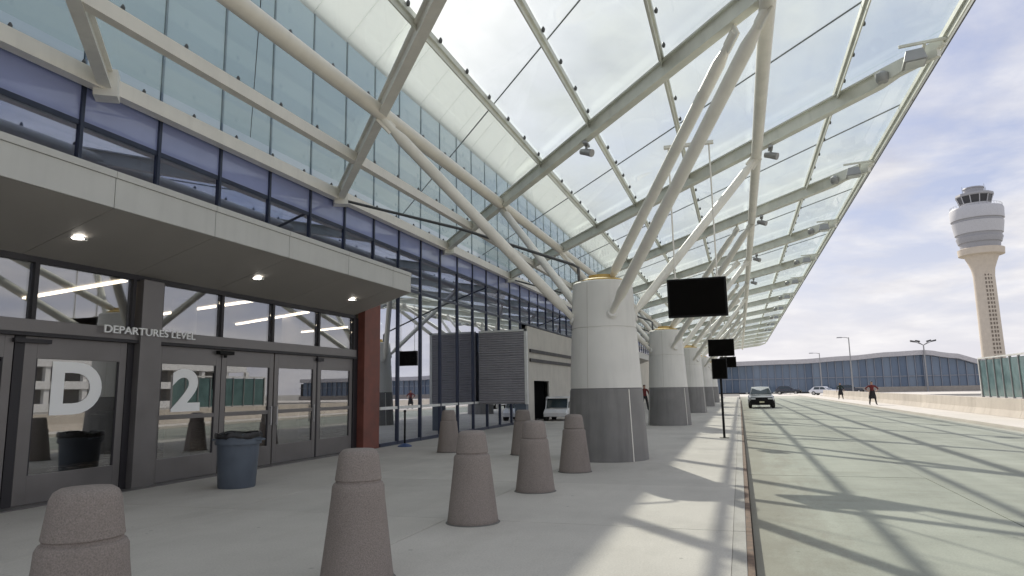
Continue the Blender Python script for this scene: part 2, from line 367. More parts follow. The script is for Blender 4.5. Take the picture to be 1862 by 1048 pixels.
# beige service wall beyond the glazing, with a dark doorway
mb = MB()
DY0, DY1, DZ = 32.2, 35.0, 1.95
for b in ((WALL_Y, DY0, 0, 4.55), (DY1, 46, 0, 4.55), (70, YB, 0, 4.55), (DY0, DY1, DZ, 4.55)): q_ = MB(); q_.box(WX+.02, WX+.10, *b[:2], *b[2:]); tput(q_, 'service_wall', M['beige'])
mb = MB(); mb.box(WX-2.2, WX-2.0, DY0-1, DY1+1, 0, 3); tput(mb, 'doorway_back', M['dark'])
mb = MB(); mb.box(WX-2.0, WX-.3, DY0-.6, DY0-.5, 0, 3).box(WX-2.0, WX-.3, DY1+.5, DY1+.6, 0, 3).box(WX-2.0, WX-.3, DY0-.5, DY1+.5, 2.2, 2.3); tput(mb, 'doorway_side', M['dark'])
for z in (2.85, 3.30):
    mb = MB(); mb.box(WX+.10, WX+.18, WALL_Y+.3, 46, z, z+.16); tput(mb, 'wall_rail', M['framed'])
for i in range(16):
    yy = 46+1.5*i
    mb = MB(); mb.box(WX-.012, WX+.012, yy+.06, yy+1.44, .1, 2.4); tput(mb, 'door_pane', M['doorglass'])
    mb = MB(); mb.box(WX-.012, WX+.012, yy+.06, yy+1.44, 2.62, 4.55); tput(mb, 'transom_pane', M['doorglass'])
    mb = MB(); mb.box(WX-.06, WX+.06, yy-.058, yy+.058, 0, 4.55); tput(mb, 'door_mullion', M['framed'])
mb = MB(); mb.box(WX-.07, WX+.07, 46, 70, 2.402, 2.618); tput(mb, 'door_header', M['frame'])
# interior
mb = MB(); mb.box(-24, -9.95, YA, YB, -.2, .02); tput(mb, 'interior_floor', M['intfloor'])
mb = MB(); mb.box(-24.2, -24, YA, YB, 0, 11); tput(mb, 'interior_wall', M['intwall'])
mb = MB(); mb.box(-24, WX-.25, YA, YB, 3.98, 4.50); tput(mb, 'interior_ceiling', M['intceil'])
mb = MB(); mb.box(-24, WX-.6, YA, YB, 6.40, 6.60); tput(mb, 'upper_ceiling', M['intceil'])
mb = MB(); mb.box(WX-.9, WX-.5, YA, YB, 5.50, 5.74); tput(mb, 'interior_beam', M['intwall'])
for (a, b_) in (((-16.5, 12.0), (-11.4, 10.8)), ((-16.5, 16.1), (-11.1, 14.5)), ((-16.5, 19.5), (-12.2, 17.5)), ((-16.5, 8.1), (-11.6, 6.9)), ((-16.5, 23.2), (-12, 21.6))):
    mb = MB(); mb.bar((*a, 3.94), (*b_, 3.94), .09, .05); tput(mb, 'ceiling_light', M['strip'])
for yy in (14.0, 18.5, 27.0):
    mb = MB(); mb.lathe([(.3, 0), (.3, 3.97)], 16, (-13.5, yy, .02)); tput(mb, 'interior_column', M['intwall'], T, 40)
for yy, x0 in ((10.2, -15.0), (15.5, -17.5), (20.0, -15.5), (25, -17)):
    mb = MB(); mb.box(x0-.5, x0+.5, yy, yy+2.6, .02, 1.1); tput(mb, 'check_in_desk', M['dark'], T, None, .03)
# roof and upswept eave
mb = MB(); mb.box(-40, WX-.1, YA, YB, 10.98, 11.30).box(-40, -39.6, YA, YB, 0, 10.98).box(-39.6, WX-.3, YB-.3, YB, 0, 10.98).box(-39.6, WX-.3, YA, YA+.3, 0, 10.98); rf = tput(mb, 'roof', M['roof'])
EX, EZ = -8.45, 12.25
for i, yy in enumerate(my[:-1]):
    mb = MB(); y0, y1 = yy+.008, yy+MS-.008
    mb.hexa([(WX-.1-WX, y0, 10.96), (EX-WX, y0, EZ), (EX-WX, y1, EZ), (WX-.1-WX, y1, 10.96), (WX-.1-WX, y0, 11.04), (EX-WX, y0, EZ+.08), (EX-WX, y1, EZ+.08), (WX-.1-WX, y1, 11.04)])
    mb.build('eave_panel', M['eave'], T)
mb = MB(); mb.box(EX, EX+.06, YA, YB, EZ-.03, EZ+.12); tput(mb, 'eave_edge', M['pale'])

# ------------------------------------------------------------------ entrance front
DX = -9.75
EN = thing('terminal_entrance', 'grey metal entrance front with glass doors marked D and 2', 'entrance', (DX, 9.2, 0))
def eput(mb, name, mat, parent=EN, **k):
    mb.v = [(v[0]-DX, v[1]-9.2, v[2]) for v in mb.v]; return mb.build(name, mat, parent, **k)
Y0E, Y1E = 1.2, 16.05
mb = MB(); mb.box(DX-.10, DX+.10, Y0E, Y1E, 2.45, 2.64); eput(mb, 'header', M['frame'], bevel=.008)
mb = MB(); mb.box(DX-.08, DX+.12, Y0E, Y1E, 2.40, 2.448); eput(mb, 'header_shadow_gap', M['framed'])
mb = MB(); mb.box(DX-.10, DX+.06, Y0E, Y1E, 3.48, 3.70); eput(mb, 'head_trim', M['framed'])
mb = MB(); mb.box(DX-.12, DX+.16, 9.02, 9.46, 0, 3.50); eput(mb, 'post', M['frame'], bevel=.012)
tr_y = [1.3, 3.3, 5.3, 7.2, 8.92]
tr_y2 = [9.52, 11.04, 12.62, 14.37, 15.98]
for ys in (tr_y, tr_y2):
    for a, b_ in zip(ys[:-1], ys[1:]):
        mb = MB(); mb.box(DX-.012, DX+.012, a+.035, b_-.035, 2.642, 3.478); eput(mb, 'transom_pane', M['doorglass'])
    for yy in ys:
        mb = MB(); mb.box(DX-.07, DX+.07, yy-.034, yy+.034, 2.641, 3.479); eput(mb, 'transom_mullion', M['framed'])
def leaf(y0, y1, mid, x=DX, handle=None, lstile=.13, rstile=.13):
    z0, z1 = .015, 2.40
    mb = MB(); tb, bb = .34, .40
    mb.box(x-.028, x+.028, y0, y0+lstile, z0, z1); mb.box(x-.028, x+.028, y1-rstile, y1, z0, z1)
    mb.box(x-.028, x+.028, y0+lstile, y1-rstile, z1-tb+.02, z1); mb.box(x-.028, x+.028, y0+lstile, y1-rstile, z0, z0+bb)
    if mid: mb.box(x-.026, x+.026, y0+lstile, y1-rstile, 1.09, 1.17)
    d = eput(mb, 'door', M['frame'], bevel=.006)
    mb = MB(); mb.box(x-.006, x+.006, y0+lstile, y1-rstile, z0+bb, z1-tb+.02); mb.v = [(v[0]-DX, v[1]-9.2, v[2]) for v in mb.v]; mb.build('glass', M['doorglass'], d)
    for yy in (y0+lstile+.012, y1-rstile-.012):
        mb = MB(); mb.box(x-.018, x+.018, yy-.012, yy+.012, z0+bb, z1-tb+.02); mb.v = [(v[0]-DX, v[1]-9.2, v[2]) for v in mb.v]; mb.build('gasket', M['framed'], d)
    return d
leaf(2.0, 3.65, False); leaf(3.70, 5.35, False); leaf(5.42, 6.98, False)
leaf(7.14, 8.88, False, lstile=.19)
leaf(9.52, 11.10, True, lstile=.10); leaf(11.12, 12.72, True)
leaf(12.76, 14.34, True); leaf(14.40, 15.98, True)
for yy_ in (12.64, 12.84, 14.22):
    mb = MB(); mb.tube((DX+.075, yy_, .85), (DX+.075, yy_, 1.25), .013, None, 8).tube((DX+.028, yy_, .88), (DX+.075, yy_, .88), .009, None, 6).tube((DX+.028, yy_, 1.22), (DX+.075, yy_, 1.22), .009, None, 6); eput(mb, 'pull_handle', M['rim'], smooth=40)
for y0, y1 in ((6.99, 7.13), (8.885, 9.01), (14.345, 14.395)):
    mb = MB(); mb.box(DX-.05, DX+.035, y0, y1, 0, 2.40); eput(mb, 'jamb', M['framed'])
mb = MB(); mb.box(DX-.04, DX+.09, 6.95, 7.5, 2.30, 2.36); eput(mb, 'track_cover', M['framed'])
mb = MB(); mb.box(DX+.03, DX+.10, 14.30, 14.55, 2.28, 2.36); eput(mb, 'track_cover', M['framed'])
mb = MB(); mb.box(DX+.03, DX+.13, 10.95, 11.35, 2.30, 2.37).lathe([(.03, 0), (.035, .05)], 12, (DX+.08, 11.15, 2.24)); eput(mb, 'door_sensor', M['black'])
mb = MB(); mb.box(DX-.2, DX+.3, Y0E, Y1E, -.01, .012); eput(mb, 'threshold', M['frame'])
mb = MB(); mb.box(DX-.14, DX+.05, 15.99, 16.2, 0, 3.5); eput(mb, 'end_panel', M['framed'])
def text(body, size, name, y0, width, z0, height, x, off, ext, parent, mat, small=None):
    cu = bpy.data.curves.new(name, 'FONT'); cu.body = body; cu.size = size; cu.offset = off; cu.extrude = ext; cu.resolution_u = 6
    if small: 
        for i, ch in enumerate(body): cu.body_format[i].use_small_caps = False
    o = bpy.data.objects.new(name, cu); COL.objects.link(o)
    bpy.context.view_layer.update()
    me = bpy.data.meshes.new_from_object(o.evaluated_get(bpy.context.evaluated_depsgraph_get()))
    bpy.data.objects.remove(o)
    xs_ = [v.co.x for v in me.vertices]; ys_ = [v.co.y for v in me.vertices]; zs_ = [v.co.z for v in me.vertices]
    sx_ = width/(max(xs_)-min(xs_)); sy_ = height/(max(ys_)-min(ys_))
    for v in me.vertices:
        a, b_, c_ = (v.co.x-min(xs_))*sx_, (v.co.y-min(ys_))*sy_, v.co.z-min(zs_)
        v.co = (x-DX+c_, y0-9.2+a, z0+b_)
    me.materials.clear(); me.materials.append(mat); me.name = name
    if len(body) == 1: return put(name, me, parent)
    bm = bmesh.new(); bm.from_mesh(me); bmesh.ops.remove_doubles(bm, verts=bm.verts, dist=1e-5); bm.verts.index_update(); seen = set()
    for v in bm.verts:
        if v in seen: continue
        st_ = [v]; isl = {v}
        while st_:
            for e in st_.pop().link_edges:
                for u in e.verts:
                    if u not in isl: isl.add(u); st_.append(u)
        seen |= isl; vl = list(isl); ix = {u: i for i, u in enumerate(vl)}
        m2 = bpy.data.meshes.new(name); m2.from_pydata([u.co[:] for u in vl], [], [[ix[u] for u in f.verts] for f in bm.faces if f.verts[0] in isl]); m2.materials.append(mat); put(name, m2, parent)
    bm.free()
text('D', 1, 'letter', 7.60, .86, 1.25, .80, DX+.008, .035, .002, EN, M['white'])
text('2', 1, 'numeral', 9.90, .70, 1.22, .78, DX+.008, .030, .002, EN, M['white'])
text('DEPARTURES LEVEL', 1, 'letter', 8.29, 1.93, 2.53, .125, DX+.165, .006, .012, EN, M['white'])
# awning
AW = thing('entrance_awning', 'pale panelled awning with grey soffit over the entrance doors', 'awning', (-8.02, 9, 3.55))
def aput(mb, name, mat, parent=AW, **k):
    mb.v = [(v[0]+8.02, v[1]-9, v[2]-3.55) for v in mb.v]; return mb.build(name, mat, parent, **k)
FX = -8.02; aj = [-2.84, -.88, 1.08, 3.04, 5.0, 6.96, 8.88, 10.84, 12.95, 15.0, 15.98]
def sofz(x): return 4.07-(FX-x)*.30
for a, b_ in zip(aj[:-1], aj[1:]):
    mb = MB(); mb.box(FX-.05, FX, a+.006, b_-.006, 4.08, 4.50); aput(mb, 'fascia_panel', M['fascia'], bevel=.004)
    mb = MB(); mb.box(FX-.09, FX+.018, a+.004, b_-.004, 4.505, 4.60); aput(mb, 'coping', M['fascia'], bevel=.006)
    mb = MB(); x1, x0 = FX-.004, DX+.0
    mb.hexa([(x0, a+.005, sofz(x0)), (x1, a+.005, sofz(x1)), (x1, b_-.005, sofz(x1)), (x0, b_-.005, sofz(x0)), (x0, a+.005, sofz(x0)+.03), (x1-.05, a+.005, sofz(x1)+.03), (x1-.05, b_-.005, sofz(x1)+.03), (x0, b_-.005, sofz(x0)+.03)])
    aput(mb, 'soffit_panel', M['soffit'])
mb = MB(); mb.hexa([(WX+.06, 15.93, sofz(WX)+.02), (FX-.06, 15.93, 4.09), (FX-.06, 15.975, 4.09), (WX+.06, 15.975, sofz(WX)+.02), (WX+.06, 15.93, 4.5), (FX-.06, 15.93, 4.5), (FX-.06, 15.975, 4.5), (WX+.06, 15.975, 4.5)]); aput(mb, 'end_fascia', M['fascia'])
mb = MB(); mb.box(WX+.06, FX-.06, aj[0], 15.92, 4.44, 4.495); aput(mb, 'awning_deck', M['fascia'])
mb = MB(); mb.hexa([(DX, aj[0], sofz(DX)+.05), (FX-.06, aj[0], 4.13), (FX-.06, 15.9, 4.13), (DX, 15.9, sofz(DX)+.05), (DX, aj[0], 4.3), (FX-.06, aj[0], 4.3), (FX-.06, 15.9, 4.3), (DX, 15.9, 4.3)]); aput(mb, 'awning_core', M['dark'])
for yy in (3.3, 7.2, 11.1, 14.6):
    xx = -8.95; z = sofz(xx)
    mb = MB(); mb.lathe([(.13, 0), (.13, .02), (.095, .02), (.09, .01)], 20, (xx, yy, z-.022), cap=False); d = aput(mb, 'downlight', M['pale'], smooth=40)
    mb = MB(); mb.lathe([(.088, 0), (.06, -.012)], 16, (xx, yy, z-.006)); mb.v = [(v[0]+8.02, v[1]-9, v[2]-3.55) for v in mb.v]; mb.build('lens', M['lamp'], d, 40)
dup(AW, (-8.02, 9+50.5, 3.55), None, 'farther pale awning seen between the first two columns')
mb = MB(); mb.box(-9.72, -9.50, 16.21, 17.05, 0, 4.58); tag(mb.build('pillar', M['redpillar'], None, None, .015), 'rust red square pillar at the end of the entrance doors', 'pillar')

# ------------------------------------------------------------------ grey ribbed box on the wall
BXR = thing('ribbed_box', 'grey ribbed metal box projecting from the glass wall behind bollards', 'enclosure', (-8.6, 24.8, 1.0))
def bput(mb, name, mat, **k):
    mb.v = [(v[0]+8.6, v[1]-24.8, v[2]-1.0) for v in mb.v]; return mb.build(name, mat, BXR, **k)
x0, x1 = -9.52, -7.68; yb0, yb1 = 24.85, 25.2
mb = MB(); mb.box(x0, x1, yb0, yb1, 1.0, 3.76); bput(mb, 'core', M['clad'])
for q_ in range(3):
    za, zb = 1.02+q_*.90+.004, 1.02+(q_+1)*.90-.004
    nr = 10; pw = (zb-za)/nr; poly = []
    for k in range(nr):
        q = za+k*pw; poly += [(0, q), (-.03, q+pw*.3), (-.03, q+pw*.7), (0, q+pw*.98)]
    poly += [(.004, zb), (.02, zb), (.02, za)]
    mb = MB(); mb.prism(poly, lambda u, v, d: (d, yb0-.025+u, v), x0, x1-.004); bput(mb, 'cladding_panel', M['clad'])
mb = MB(); mb.box(x1, x1+.11, yb0-.06, yb0+.06, .98, 3.80).box(x0, x1+.11, yb0-.06, yb0+.02, 3.725, 3.80); bput(mb, 'white_trim', M['pale'], bevel=.006)
mb = MB(); mb.box(x1+.002, x1+.03, yb0+.07, yb1, 1.0, 3.76); bput(mb, 'side_cladding', M['clad'])
mb = MB(); mb.box(x1-.42, x1+.02, yb0+.0, yb0+.3, 0, .995); bput(mb, 'pedestal', M['bin'], bevel=.01)

# ------------------------------------------------------------------ glass canopy
SK = 1.17; BS = 6.85; K0, K1 = -3, 15
def cz(x): return 6.5+.06*(x+9.3)
def by(k, x): return 14.6+BS*k-SK*(x+9.3)
PX = [-9.40, -7.72, -6.05, -4.30, -2.70, -.95, .72, 2.27, 3.80]
CA = thing('glass_canopy', 'sloping glass canopy on diagonal pale steel beams over the kerb', 'canopy', (-2.8, 15.1, 3.9))
CO = Vector((-2.8, 15.1, 3.9))
def cput(mb, name, mat, parent=CA, **k):
    mb.v = [(v[0]-CO.x, v[1]-CO.y, v[2]-CO.z) for v in mb.v]; return mb.build(name, mat, parent, **k)
# rafters: I-shaped, diagonal in plan
for k in range(K0, K1+1):
    xa, xb = -9.42, 3.78
    mb = MB(); up = Vector((-.06, 0, 1))
    def cen(x, dz): return (x, by(k, x), cz(x)+dz)
    xt = 2.9
    mb.bar(cen(xa, .04), cen(xt, .04), .05, .26, up)
    mb.bar(cen(xa, -.105), cen(xt, -.105), .18, .03, up); mb.bar(cen(xa, .185), cen(xt, .185), .18, .03, up)
    # tapered tip
    p = [cen(xt, -.13), cen(xb, .08)]
    d = (Vector(cen(xb, 0))-Vector(cen(xt, 0))).normalized(); r = d.cross(Vector((0, 0, 1))).normalized()*.09
    q0, q1 = Vector(cen(xt, -.12)), Vector(cen(xb, .06)); s0, s1 = Vector(cen(xt, .20)), Vector(cen(xb, .20))
    mb.hexa([q0-r, q0+r, s0+r, s0-r, q1-r*.5, q1+r*.5, s1+r*.5, s1-r*.5])
    mb.bar(cen(xa-.06, -.02), cen(xa+.12, -.02), .34, .46, up)
    near = k <= 1
    cput(mb, 'rafter', M['greensteel'] if k >= 1 else M['steel'])
yAc = lambda x: by(K0, x); yBc = lambda x: by(K1, x)
for i, x in enumerate(PX):
    mb = MB(); y0, y1 = yAc(x), yBc(x)
    if i == 0: mb.box(x-.10, x+.10, y0, y1, cz(x)-.14, cz(x)+.12); mt_ = 'cream'
    elif i == 1: mb.box(x-.08, x+.08, y0, y1, cz(x)-.10, cz(x)+.12); mt_ = 'cream'
    elif i == 2: mb.tube((x, y0, cz(x)-.02), (x, y1, cz(x)-.02), .142, None, 14); mt_ = 'cream'
    elif i == 6: mb.tube((x, y0, cz(x)-.20), (x, y1, cz(x)-.20), .118, None, 14); mt_ = 'steel'
    else: mb.box(x-.05, x+.05, y0, y1, cz(x)+.20, cz(x)+.30).box(x-.012, x+.012, y0, y1, cz(x)+.10, cz(x)+.20); mt_ = 'greensteel'
    po = cput(mb, 'purlin', M[mt_], smooth=40 if i in (2, 6) else None)
    mb = MB(); n = int((y1-y0)/1.14)
    for q in range(n):
        yy = y0+(q+.5)*1.14
        if yy > 60: break
        for sgn in (1,):
            xx = x+(.085 if i in (3, 4, 5, 7) else .05 if i < 2 else 0)
            mb.lathe([(.022, 0), (.030, .03), (.030, .055), (.012, .09)], 8, (xx, yy+sgn*.12, cz(xx)+(.235 if i in (3, 4, 5, 7, 8) else .115 if i < 3 else -.08)))
    cl = cput(mb, 'glass_clamps', M['clamp'], po); cl['kind'] = 'stuff'
# panes: two to a bay, parallelograms
GZ = .335
for i in range(8):
    xa, xb = PX[i]+.012, PX[i+1]-.012
    if i == 7: xb = PX[8]+.16
    mb = MB(); h = BS/2-.02
    def pt(x, s, dz): return (x-PX[i], -SK*(x-PX[i])+s, cz(x)+GZ+dz)
    mb.hexa([pt(xa, 0, 0), pt(xb, 0, 0), pt(xb, h, 0), pt(xa, h, 0), pt(xa, 0, .02), pt(xb, 0, .02), pt(xb, h, .02), pt(xa, h, .02)])
    me = mb.mesh('glass_pane', M['roofglass'])
    jm = MB(); h2 = BS/2-.019
    jm.hexa([pt(xa, h2, -.004), pt(xb, h2, -.004), pt(xb, h2+.018, -.004), pt(xa, h2+.018, -.004), pt(xa, h2, .024), pt(xb, h2, .024), pt(xb, h2+.018, .024), pt(xa, h2+.018, .024)])
    jme = jm.mesh('joint_seal', M['clamp'])
    for k in range(2*K0, 2*K1):
        yy = by(k/2, PX[i])
        put('glass_pane', me, CA, (PX[i]-CO.x, yy-CO.y, -CO.z))
        if (k % 2) == 0: put('joint_seal', jme, CA, (PX[i]-CO.x, yy-CO.y, -CO.z))
# edge trim
x = PX[8]+.17; mb = MB(); mb.box(x, x+.03, yAc(x), yBc(x), cz(x)+.28, cz(x)+.38); cput(mb, 'edge_trim', M['clamp'])
# struts
CXc = -2.8; CY = [15.1+13.9*j for j in range(5)]
def strut(p0, p1, r=.12):
    p0 = Vector(p0); p1 = Vector(p1); pts = [p0, p0.lerp(p1, .05), p0.lerp(p1, .09), p0.lerp(p1, .91), p0.lerp(p1, .95), p1]
    mb = MB(); mb.path(pts, [r*.6, r*.65, r, r, r*.65, r*.6], 12); d_ = (p1-p0).normalized(); mb.bar(p1-d_*.30, p1+d_*.06, .03, .24); mb.bar(p1-d_*.12-d_.cross(Vector((0, 0, 1))).normalized()*.06, p1-d_*.12+d_.cross(Vector((0, 0, 1))).normalized()*.06, .05, .05); cput(mb, 'strut', M['steel'], smooth=35)
for j, cy in enumerate(CY):
    k = 2*j
    Nn = lambda kk: (PX[2], by(kk, PX[2]), cz(PX[2])-.12)
    Mm = lambda kk, dx=0: (PX[6]+dx, by(kk, PX[6]+dx), cz(PX[6]+dx)-.26)
    strut((CXc-.62, cy-.25, 3.05), Nn(k), .112); strut((CXc-.55, cy+.30, 3.25), Nn(k+1), .098)
    strut((CXc+.30, cy-.62, 3.12), Mm(k+1), .112); strut((CXc+.12, cy+.1, 3.85), Mm(k+1, -.45), .102)
    strut((CXc+.60, cy+.2, 3.10), Mm(k+2), .095)
    if j > 0: strut((CXc+.12, cy+.1, 3.85), Mm(k+2, -.45), .09)
    mb = MB(); mb.path([(WX+.2, cy-.25, 6.42), (-6.12, cy-.22, 5.36), (-3.42, cy-.18, 4.30), (-3.30, cy-.18, 4.22), (-3.28, cy-.18, 3.6)], [.035]*5, 8); cput(mb, 'drain_pipe', M['clamp'], smooth=40)
# flood lamps at the beam tips, brackets on the tube
FL = None
ords = ['nearest', 'second', 'third', 'fourth', 'fifth', 'sixth', 'seventh', 'eighth', 'ninth', 'tenth', 'eleventh', 'twelfth']
tips = [k for k in range(2, 12)]
for n_, k in enumerate(tips):
    x = 3.35; loc = (x, by(k, x), cz(x)-.02)
    lab = f'floodlight under the canopy edge, {ords[n_]} in view counting away from camera'
    if FL is None:
        FL = thing('floodlight', lab, 'floodlight', loc, 0, 'floodlights along the canopy edge')
        mb = MB(); mb.bar((-.35, .40, .0), (.35, -.42, .02), .10, .16); mb.bar((-.30, -.55, .16), (.45, -.60, .18), .05, .05); mb.bar((.1, -.28, .0), (.1, -.6, .16), .05, .05); mb.build('bracket', M['greensteel'], FL, bevel=.008)
        mb = MB(); mb.hexa([(-.26, -.62, -.16), (.10, -.70, -.16), (.14, -.30, -.16), (-.22, -.22, -.16), (-.20, -.58, .06), (.06, -.64, .06), (.09, -.34, .06), (-.16, -.28, .06)]); hs = mb.build('housing', M['pole'], FL, bevel=.015)
        mb = MB(); mb.hexa([(-.22, -.60, -.172), (.08, -.66, -.172), (.11, -.33, -.172), (-.18, -.26, -.172), (-.22, -.60, -.163), (.08, -.66, -.163), (.11, -.33, -.163), (-.18, -.26, -.163)]); mb.build('lens', M['headlight'], hs)
        mb = MB(); mb.lathe([(.09, 0), (.12, .05), (.12, .16), (.05, .22)], 12, (-.42, .30, -.10)); mb.build('junction_box', M['pole'], FL, 40)
    else: dup(FL, loc, None, lab)
SP = None
for n_, (k, i) in enumerate(((1, 4), (2, 6), (3, 6), (4, 6), (5, 6))):
    x = PX[i]+(-.10 if i == 4 else .30); loc = (x, by(k, x), cz(x)-.17)
    lab = 'small spotlight clamped under the beam above the tall column' if i == 4 else f'small spotlight on the beam beside the long tube, {ords[n_-1]} from camera'
    if SP is None:
        SP = thing('spotlight', lab, 'spotlight', loc, 0, 'spotlights clamped to the beams')
        mb = MB(); mb.box(-.05, .05, -.16, .16, -.05, 0).bar((0, 0, -.05), (0, 0, -.26), .03, .05, (1, 0, 0)); mb.build('clamp', M['pole'], SP, bevel=.006)
        mb = MB(); mb.path([(-.13, .05, -.16), (.0, 0, -.20), (.13, -.06, -.26)], [.06, .075, .085], 12); mb.build('lamp_head', M['pole'], SP, 40)
    else: dup(SP, loc, None, lab)

# ------------------------------------------------------------------ columns
C0 = thing('support_column', 'nearest tapered canopy column, white above a grey base, behind the bollards', 'column', (CXc, CY[0], 0), 0, 'canopy columns along the kerb')
def rr(z): return .86-(.86-.665)*z/3.85
mb = MB(); mb.lathe([(rr(1.515)+.0, 1.515), (rr(2.80), 2.80), (rr(2.80)-.015, 2.805), (rr(2.80)-.015, 2.825), (rr(2.83), 2.83), (rr(3.82), 3.82), (rr(3.85)-.03, 3.85)], 48); mb.build('upper_shell', M['colwhite'], C0, 30)
mb = MB(); mb.lathe([(rr(0)+.005, 0), (rr(.06)+.005, .06), (rr(1.48)+.005, 1.48), (rr(1.50)-.012, 1.50), (rr(1.5)-.012, 1.514)], 48); mb.build('lower_shell', M['colgrey'], C0, 30)
for a in (-.75, 1.35, 3.4):
    mb = MB(); mb.bar((math.cos(a)*(rr(0)+.004), math.sin(a)*(rr(0)+.004), .0), (math.cos(a)*(rr(1.48)+.004), math.sin(a)*(rr(1.48)+.004), 1.48), .02, .02, (math.cos(a), math.sin(a), 0)); mb.build('seam', M['steel'], C0)
for a in (-1.9, .2, 2.3):
    mb = MB(); mb.bar((math.cos(a)*(rr(1.53)-.004), math.sin(a)*(rr(1.53)-.004), 1.53), (math.cos(a)*(rr(3.8)-.004), math.sin(a)*(rr(3.8)-.004), 3.8), .012, .012, (math.cos(a), math.sin(a), 0)); mb.build('seam', M['beige'], C0)
mb = MB(); mb.lathe([(.50, 3.78), (.50, 3.90), (.42, 3.93), (.30, 3.93), (.30, 4.02)], 24); mb.build('cap', M['yellow'], C0, 30)
for p in ((.30, -.62, 3.12), (-.62, -.25, 3.05), (.60, .2, 3.10), (-.55, .30, 3.25)):
    mb = MB(); v = Vector((p[0], p[1], 0)).normalized(); c_ = Vector((0, 0, p[2]))+v*(rr(p[2])-.02)
    mb.tube(c_-Vector((0, 0, .02)), c_+v*.05, .13, .10, 14); mb.build('anchor_socket', M['colwhite'], C0, 30)
labs = ['', 'second canopy column, half hidden behind the nearest one', 'third canopy column from camera, just right of the second', 'fourth canopy column, behind the black sign on a post', 'farthest canopy column, almost hidden by the fourth']
for j in range(1, 5): dup(C0, (CXc, CY[j], 0), .2*j, labs[j])

# ------------------------------------------------------------------ bollards
B0 = None
def bprof():
    H = 1.04
    return [(.290, 0), (.297, .02), (.292, .05), (.218, .66), (.213, .74), (.200, .765), (.186, .772), (.184, .785), (.192, .795), (.188, .82), (.166, .985), (.150, 1.02), (.122, 1.038), (.0001, 1.04)]
bl = [(-3.27, 2.80, 'brown concrete bollard cut off by the bottom left corner'), (-3.06, 5.15, 'brown concrete bollard cut off by the bottom edge, right of the bin'),
      (-3.03, 7.65, 'brown concrete bollard standing whole, third from camera in the front row'), (-3.01, 10.15, 'brown concrete bollard fourth in the front row'),
      (-2.98, 12.65, 'brown concrete bollard right before the grey base of the nearest column'),
      (-7.03, 16.15, 'brown concrete bollard standing closest to the glass wall'), (-4.95, 15.75, 'brown concrete bollard of the back row, half hidden by a front bollard')]
for x, y_, lab in bl:
    if B0 is None:
        mb = MB(); mb.lathe(bprof(), 40, cap=False); mb.cur = 1; mb.lathe([(.285, .0), (.318, .002), (.310, .008), (.285, .012)], 40, cap=False); me = mb.mesh('bollard', [M['bollard'], M['walk_bed']], 35); B0 = me
    o = put('bollard', B0, None, (x, y_, 0)); o.rotation_euler = (random.uniform(-.006, .006), random.uniform(-.006, .006), random.uniform(0, 6)); tag(o, lab, 'bollard', 'concrete bollards on the pavement')

# ------------------------------------------------------------------ bin
BN = thing('trash_bin', 'slate blue plastic trash bin with black liner before the doors', 'bin', (-8.0, 9.62, 0))
mb = MB(); mb.lathe([(.285, 0), (.295, .015), (.335, .70), (.335, .705)], 36, cap=False); mb.lathe([(.29, .01), (.0001, .012)], 36, cap=False); mb.build('body', M['bin'], BN, 40)
mb = MB(); mb.lathe([(.336, .70), (.365, .70), (.368, .725), (.355, .83), (.365, .86), (.350, .87), (.335, .855), (.325, .74)], 36, cap=False); mb.build('rim', M['bin'], BN, 40)
mb = MB()
prof = [(.372, .80), (.376, .84), (.366, .885), (.345, .89), (.32, .86), (.31, .55), (.0001, .5)]; n = 36; b0 = 0
for r, z in prof:
    mb.v += [((r+.008*math.sin(k*2.3)+random.uniform(-.004, .004))*math.cos(2*math.pi*k/n), (r+.008*math.sin(k*2.3))*math.sin(2*math.pi*k/n), z+random.uniform(-.012, .012)+.012*math.sin(k*.9)) for k in range(n)]
for q in range(len(prof)-1):
    for k in range(n): mb.face((q*n+k, q*n+(k+1) % n, (q+1)*n+(k+1) % n, (q+1)*n+k))
mb.build('liner', M['liner'], BN, 60)
for a in (.2, 3.3):
    mb = MB(); mb.path([(math.cos(a-.22)*.355, math.sin(a-.22)*.355, .78), (math.cos(a-.15)*.43, math.sin(a-.15)*.43, .77), (math.cos(a+.15)*.43, math.sin(a+.15)*.43, .77), (math.cos(a+.22)*.355, math.sin(a+.22)*.355, .78)], [.016]*4, 8); mb.build('handle', M['bin'], BN, 40)
# stanchion
ST = thing('stanchion', 'thin black barrier stanchion with blue base beside the red pillar', 'stanchion', (-9.0, 17.6, 0))
mb = MB(); mb.lathe([(.20, 0), (.20, .02), (.13, .06), (.04, .09)], 24); mb.build('base', M['blue'], ST, 40)
mb = MB(); mb.lathe([(.028, .08), (.028, .94), (.036, .945), (.036, 1.0), (.02, 1.01)], 12); mb.build('post', M['black'], ST, 40)

